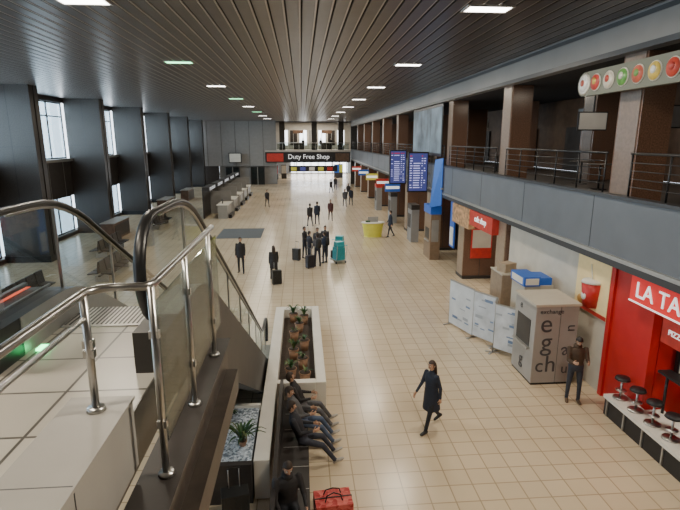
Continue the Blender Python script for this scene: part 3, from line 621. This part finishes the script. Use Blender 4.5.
for x,y,r,c in ((0.58,37.6,20,blk),(1.15,38.4,0,navy),(2.3,40.4,180,(0.08,0.03,0.03)),(5.9,32.9,90,navy),(4.2,49,180,(0.06,0.06,0.07)),(4.9,50,180,navy),(-3.4,49.3,200,blk),(5.2,56,180,blk),(3.6,62,30,blk),(4.4,66,180,blk)):
    person('walking_traveler',(x,y,0),R(r),1.7+random.random()*0.12,top=c,bot=(0.02,0.025,0.04),legs=((14,4),(-12,16)),foot=(0,-12),vox=0.035,coat=0.3,arms=((-10,10,8),(14,20,8)))
for x,y in ((0.3,76.3),(2.9,75.9),(4.4,76.2)):
    person('gallery_visitor',(x,y,4.95),R(180),1.72,top=blk,vox=0.04)

# ---------------------------------------------------------------- luggage etc
def suitcase(name,loc,rz,col,w=0.42,d=0.24,h=0.62,pat=None):
    m=mat('shell_%02d%02d%02d'%tuple(int(c*99) for c in col),col,0.4,0,0.3 if pat else 0.05,18); b=MB()
    b.box(-w/2,w/2,-d/2,d/2,0.05,0.05+h,m)
    for k in range(5): b.box(-w/2+0.04+k*(w-0.08)/4-0.006,-w/2+0.04+k*(w-0.08)/4+0.006,-d/2-0.008,-d/2,0.1,h,blackm)
    for sx in(-1,1):
        for sy in(-1,1): b.cyl((sx*(w/2-0.05)-0.012,sy*(d/2-0.04),0.027),(sx*(w/2-0.05)+0.012,sy*(d/2-0.04),0.027),0.027,0.027,black,12)
        b.cyl((sx*0.09,d/2-0.04,0.05+h),(sx*0.09,d/2-0.04,0.05+h+0.35),0.009,0.009,steel,8)
    b.caps((-0.1,d/2-0.04,0.05+h+0.36),(0.1,d/2-0.04,0.05+h+0.36),0.014,0.014,black,8)
    return b.build(name,loc,rz,bevel=0.02)
suitcase('suitcase',(-1.2,22.0,0),0.3,(0.015,0.015,0.015)); suitcase('suitcase',(-1.2,7.35,0),0.2,(0.015,0.015,0.017),0.45,0.28,0.65)
suitcase('suitcase',(0.35,24.9,0),0.6,(0.02,0.02,0.03)); suitcase('suitcase',(-0.35,26.6,0),-0.6,(0.03,0.03,0.03))
b=MB(); rp=vormat('red_pattern',(0.4,0.02,0.02),(0.6,0.12,0.1),14,0.6)
b.box(-0.32,0.32,-0.22,0.22,0.02,0.36,rp); b.box(-0.33,0.33,-0.012,0.012,0.02,0.37,black); b.box(-0.33,0.33,-0.23,0.23,0.17,0.19,black)
b.tube([(-0.15,0.1,0.36),(-0.12,0.08,0.46),(0.0,0.06,0.5),(0.12,0.08,0.46),(0.15,0.1,0.36)],0.012,black,8); b.tube([(-0.15,-0.1,0.36),(-0.12,-0.08,0.46),(0.0,-0.06,0.5),(0.12,-0.08,0.46),(0.15,-0.1,0.36)],0.012,black,8)
b.build('red_travel_bag',(0.45,7.5,0),0.1,bevel=0.03)
def trolley(loc,rz):
    b=MB(); b.box(-0.28,0.28,-0.45,0.45,0.14,0.18,alu)
    for sx in (-1,1):
        b.tube([(sx*0.28,-0.45,0.16),(sx*0.28,-0.5,0.6),(sx*0.28,-0.55,1.0)],0.018,steel,8); b.cyl((sx*0.28-0.02,-0.4,0.07),(sx*0.28+0.02,-0.4,0.07),0.07,0.07,black,12)
    b.cyl((-0.02,0.42,0.06),(0.02,0.42,0.06),0.06,0.06,black,12); b.caps((-0.3,-0.55,1.0),(0.3,-0.55,1.0),0.022,0.022,teal,8)
    b.box(-0.25,0.25,-0.4,0.1,0.19,0.85,teal); b.box(-0.2,0.22,-0.35,0.05,0.86,1.15,teal); b.box(-0.22,0.2,0.12,0.4,0.19,0.6,blackm)
    for k in range(4): b.box(-0.18+0.12*k,-0.165+0.12*k,-0.41,-0.4,0.25,0.8,dark)
    return b.build('luggage_trolley',loc,rz,bevel=0.015)
trolley((1.85,26.1,0),0.4); trolley((2.1,27.7,0),-0.3)
b=MB()
b.rings([b.ell((0,0,z),V((1,0,0)),V((0,1,0)),a,c,20) for z,a,c in ((0.0,0.62,0.38),(0.08,0.6,0.36),(0.85,0.72,0.45),(0.95,0.78,0.5))],yellow,False)
b.rings([b.ell((0,0,z),V((1,0,0)),V((0,1,0)),a,c,20) for z,a,c in ((0.95,0.8,0.52),(1.0,0.8,0.52))],white,False)
b.box(-0.35,0.35,-0.02,0.02,1.0,1.35,lgrey); b.box(-0.5,-0.2,-0.1,0.1,1.0,1.1,leafm)
b.build('information_desk',(4.76,33.2,0))
simplebox('floor_mat',-5.8,-2.8,33.2,37,0.0,0.012,mat('mat_grey',(0.09,0.1,0.11),0.9,0,0.2,20))
for k in range(5):
    y=42+4.2*k; b=MB()
    b.box(-7.0,-6.2,y,y+2.6,0,1.1,lgrey); b.box(-7.1,-6.1,y-0.05,y+2.65,1.1,1.15,white); b.box(-8.2,-8.1,y,y+3.2,0,2.6,dark); b.box(-8.1,-7.6,y,y+3.2,2.3,2.6,dark)
    b.box(-7.62,-7.6,y+0.3,y+2.9,2.33,2.57,wletter); b.box(-6.75,-6.7,y+0.8,y+1.2,1.15,1.5,blackm); b.box(-8.15,-6.3,y+3.1,y+3.2,0,2.0,grey); b.box(-6.15,-5.9,y+0.2,y+2.2,0.0,0.3,blackm)
    b.build('check_in_counter')
# left hall: dark seat rows and low counters
for x,y in ((-11.2,20),(-11.2,29.5),(-9.3,24.5),(-10.8,38.5)):
    b=MB()
    b.box(x-0.05,x+0.05,y-1.7,y+1.7,0.3,0.36,blackm)
    for sy in (-1.4,1.4): b.box(x-0.3,x+0.3,y+sy-0.03,y+sy+0.03,0,0.3,steel)
    for k in range(5):
        yy=y-1.36+0.68*k
        for q in (-1,1):
            b.obox((x+q*0.3,yy,0.43),(0.48,0.58,0.06),dark,ry=q*0.08); b.obox((x+q*0.05,yy,0.72),(0.05,0.58,0.55),dark,ry=-q*0.15)
    b.build('airport_seating',bevel=0.01)
for y in (33,46,55):
    b=MB(); b.box(-13,-12.2,y,y+3,0,1.1,winsh); b.box(-13.05,-12.1,y-0.05,y+3.05,1.1,1.15,lgrey); b.box(-12.2,-12.18,y+0.2,y+2.8,0.15,0.95,dark); b.build('service_desk')
simplebox('baseboard_left',-15.8,-15.75,-6,74.9,0,0.2,dark)

# ---------------------------------------------------------------- world & camera
w=bpy.data.worlds.new('World'); scene.world=w; w.use_nodes=True; nt=w.node_tree
bg=nt.nodes['Background']; bg.inputs['Color'].default_value=(0.8,0.9,1,1); bg.inputs['Strength'].default_value=4.0
cd=bpy.data.cameras.new('Camera'); cam=bpy.data.objects.new('Camera',cd); scene.collection.objects.link(cam); scene.camera=cam
cd.sensor_width=36; cd.lens=500/680*36; cd.clip_end=300; cd.clip_start=0.05
cam.location=(0,0,6.4); cam.rotation_euler=(R(90-12.95),0,R(-4.35))
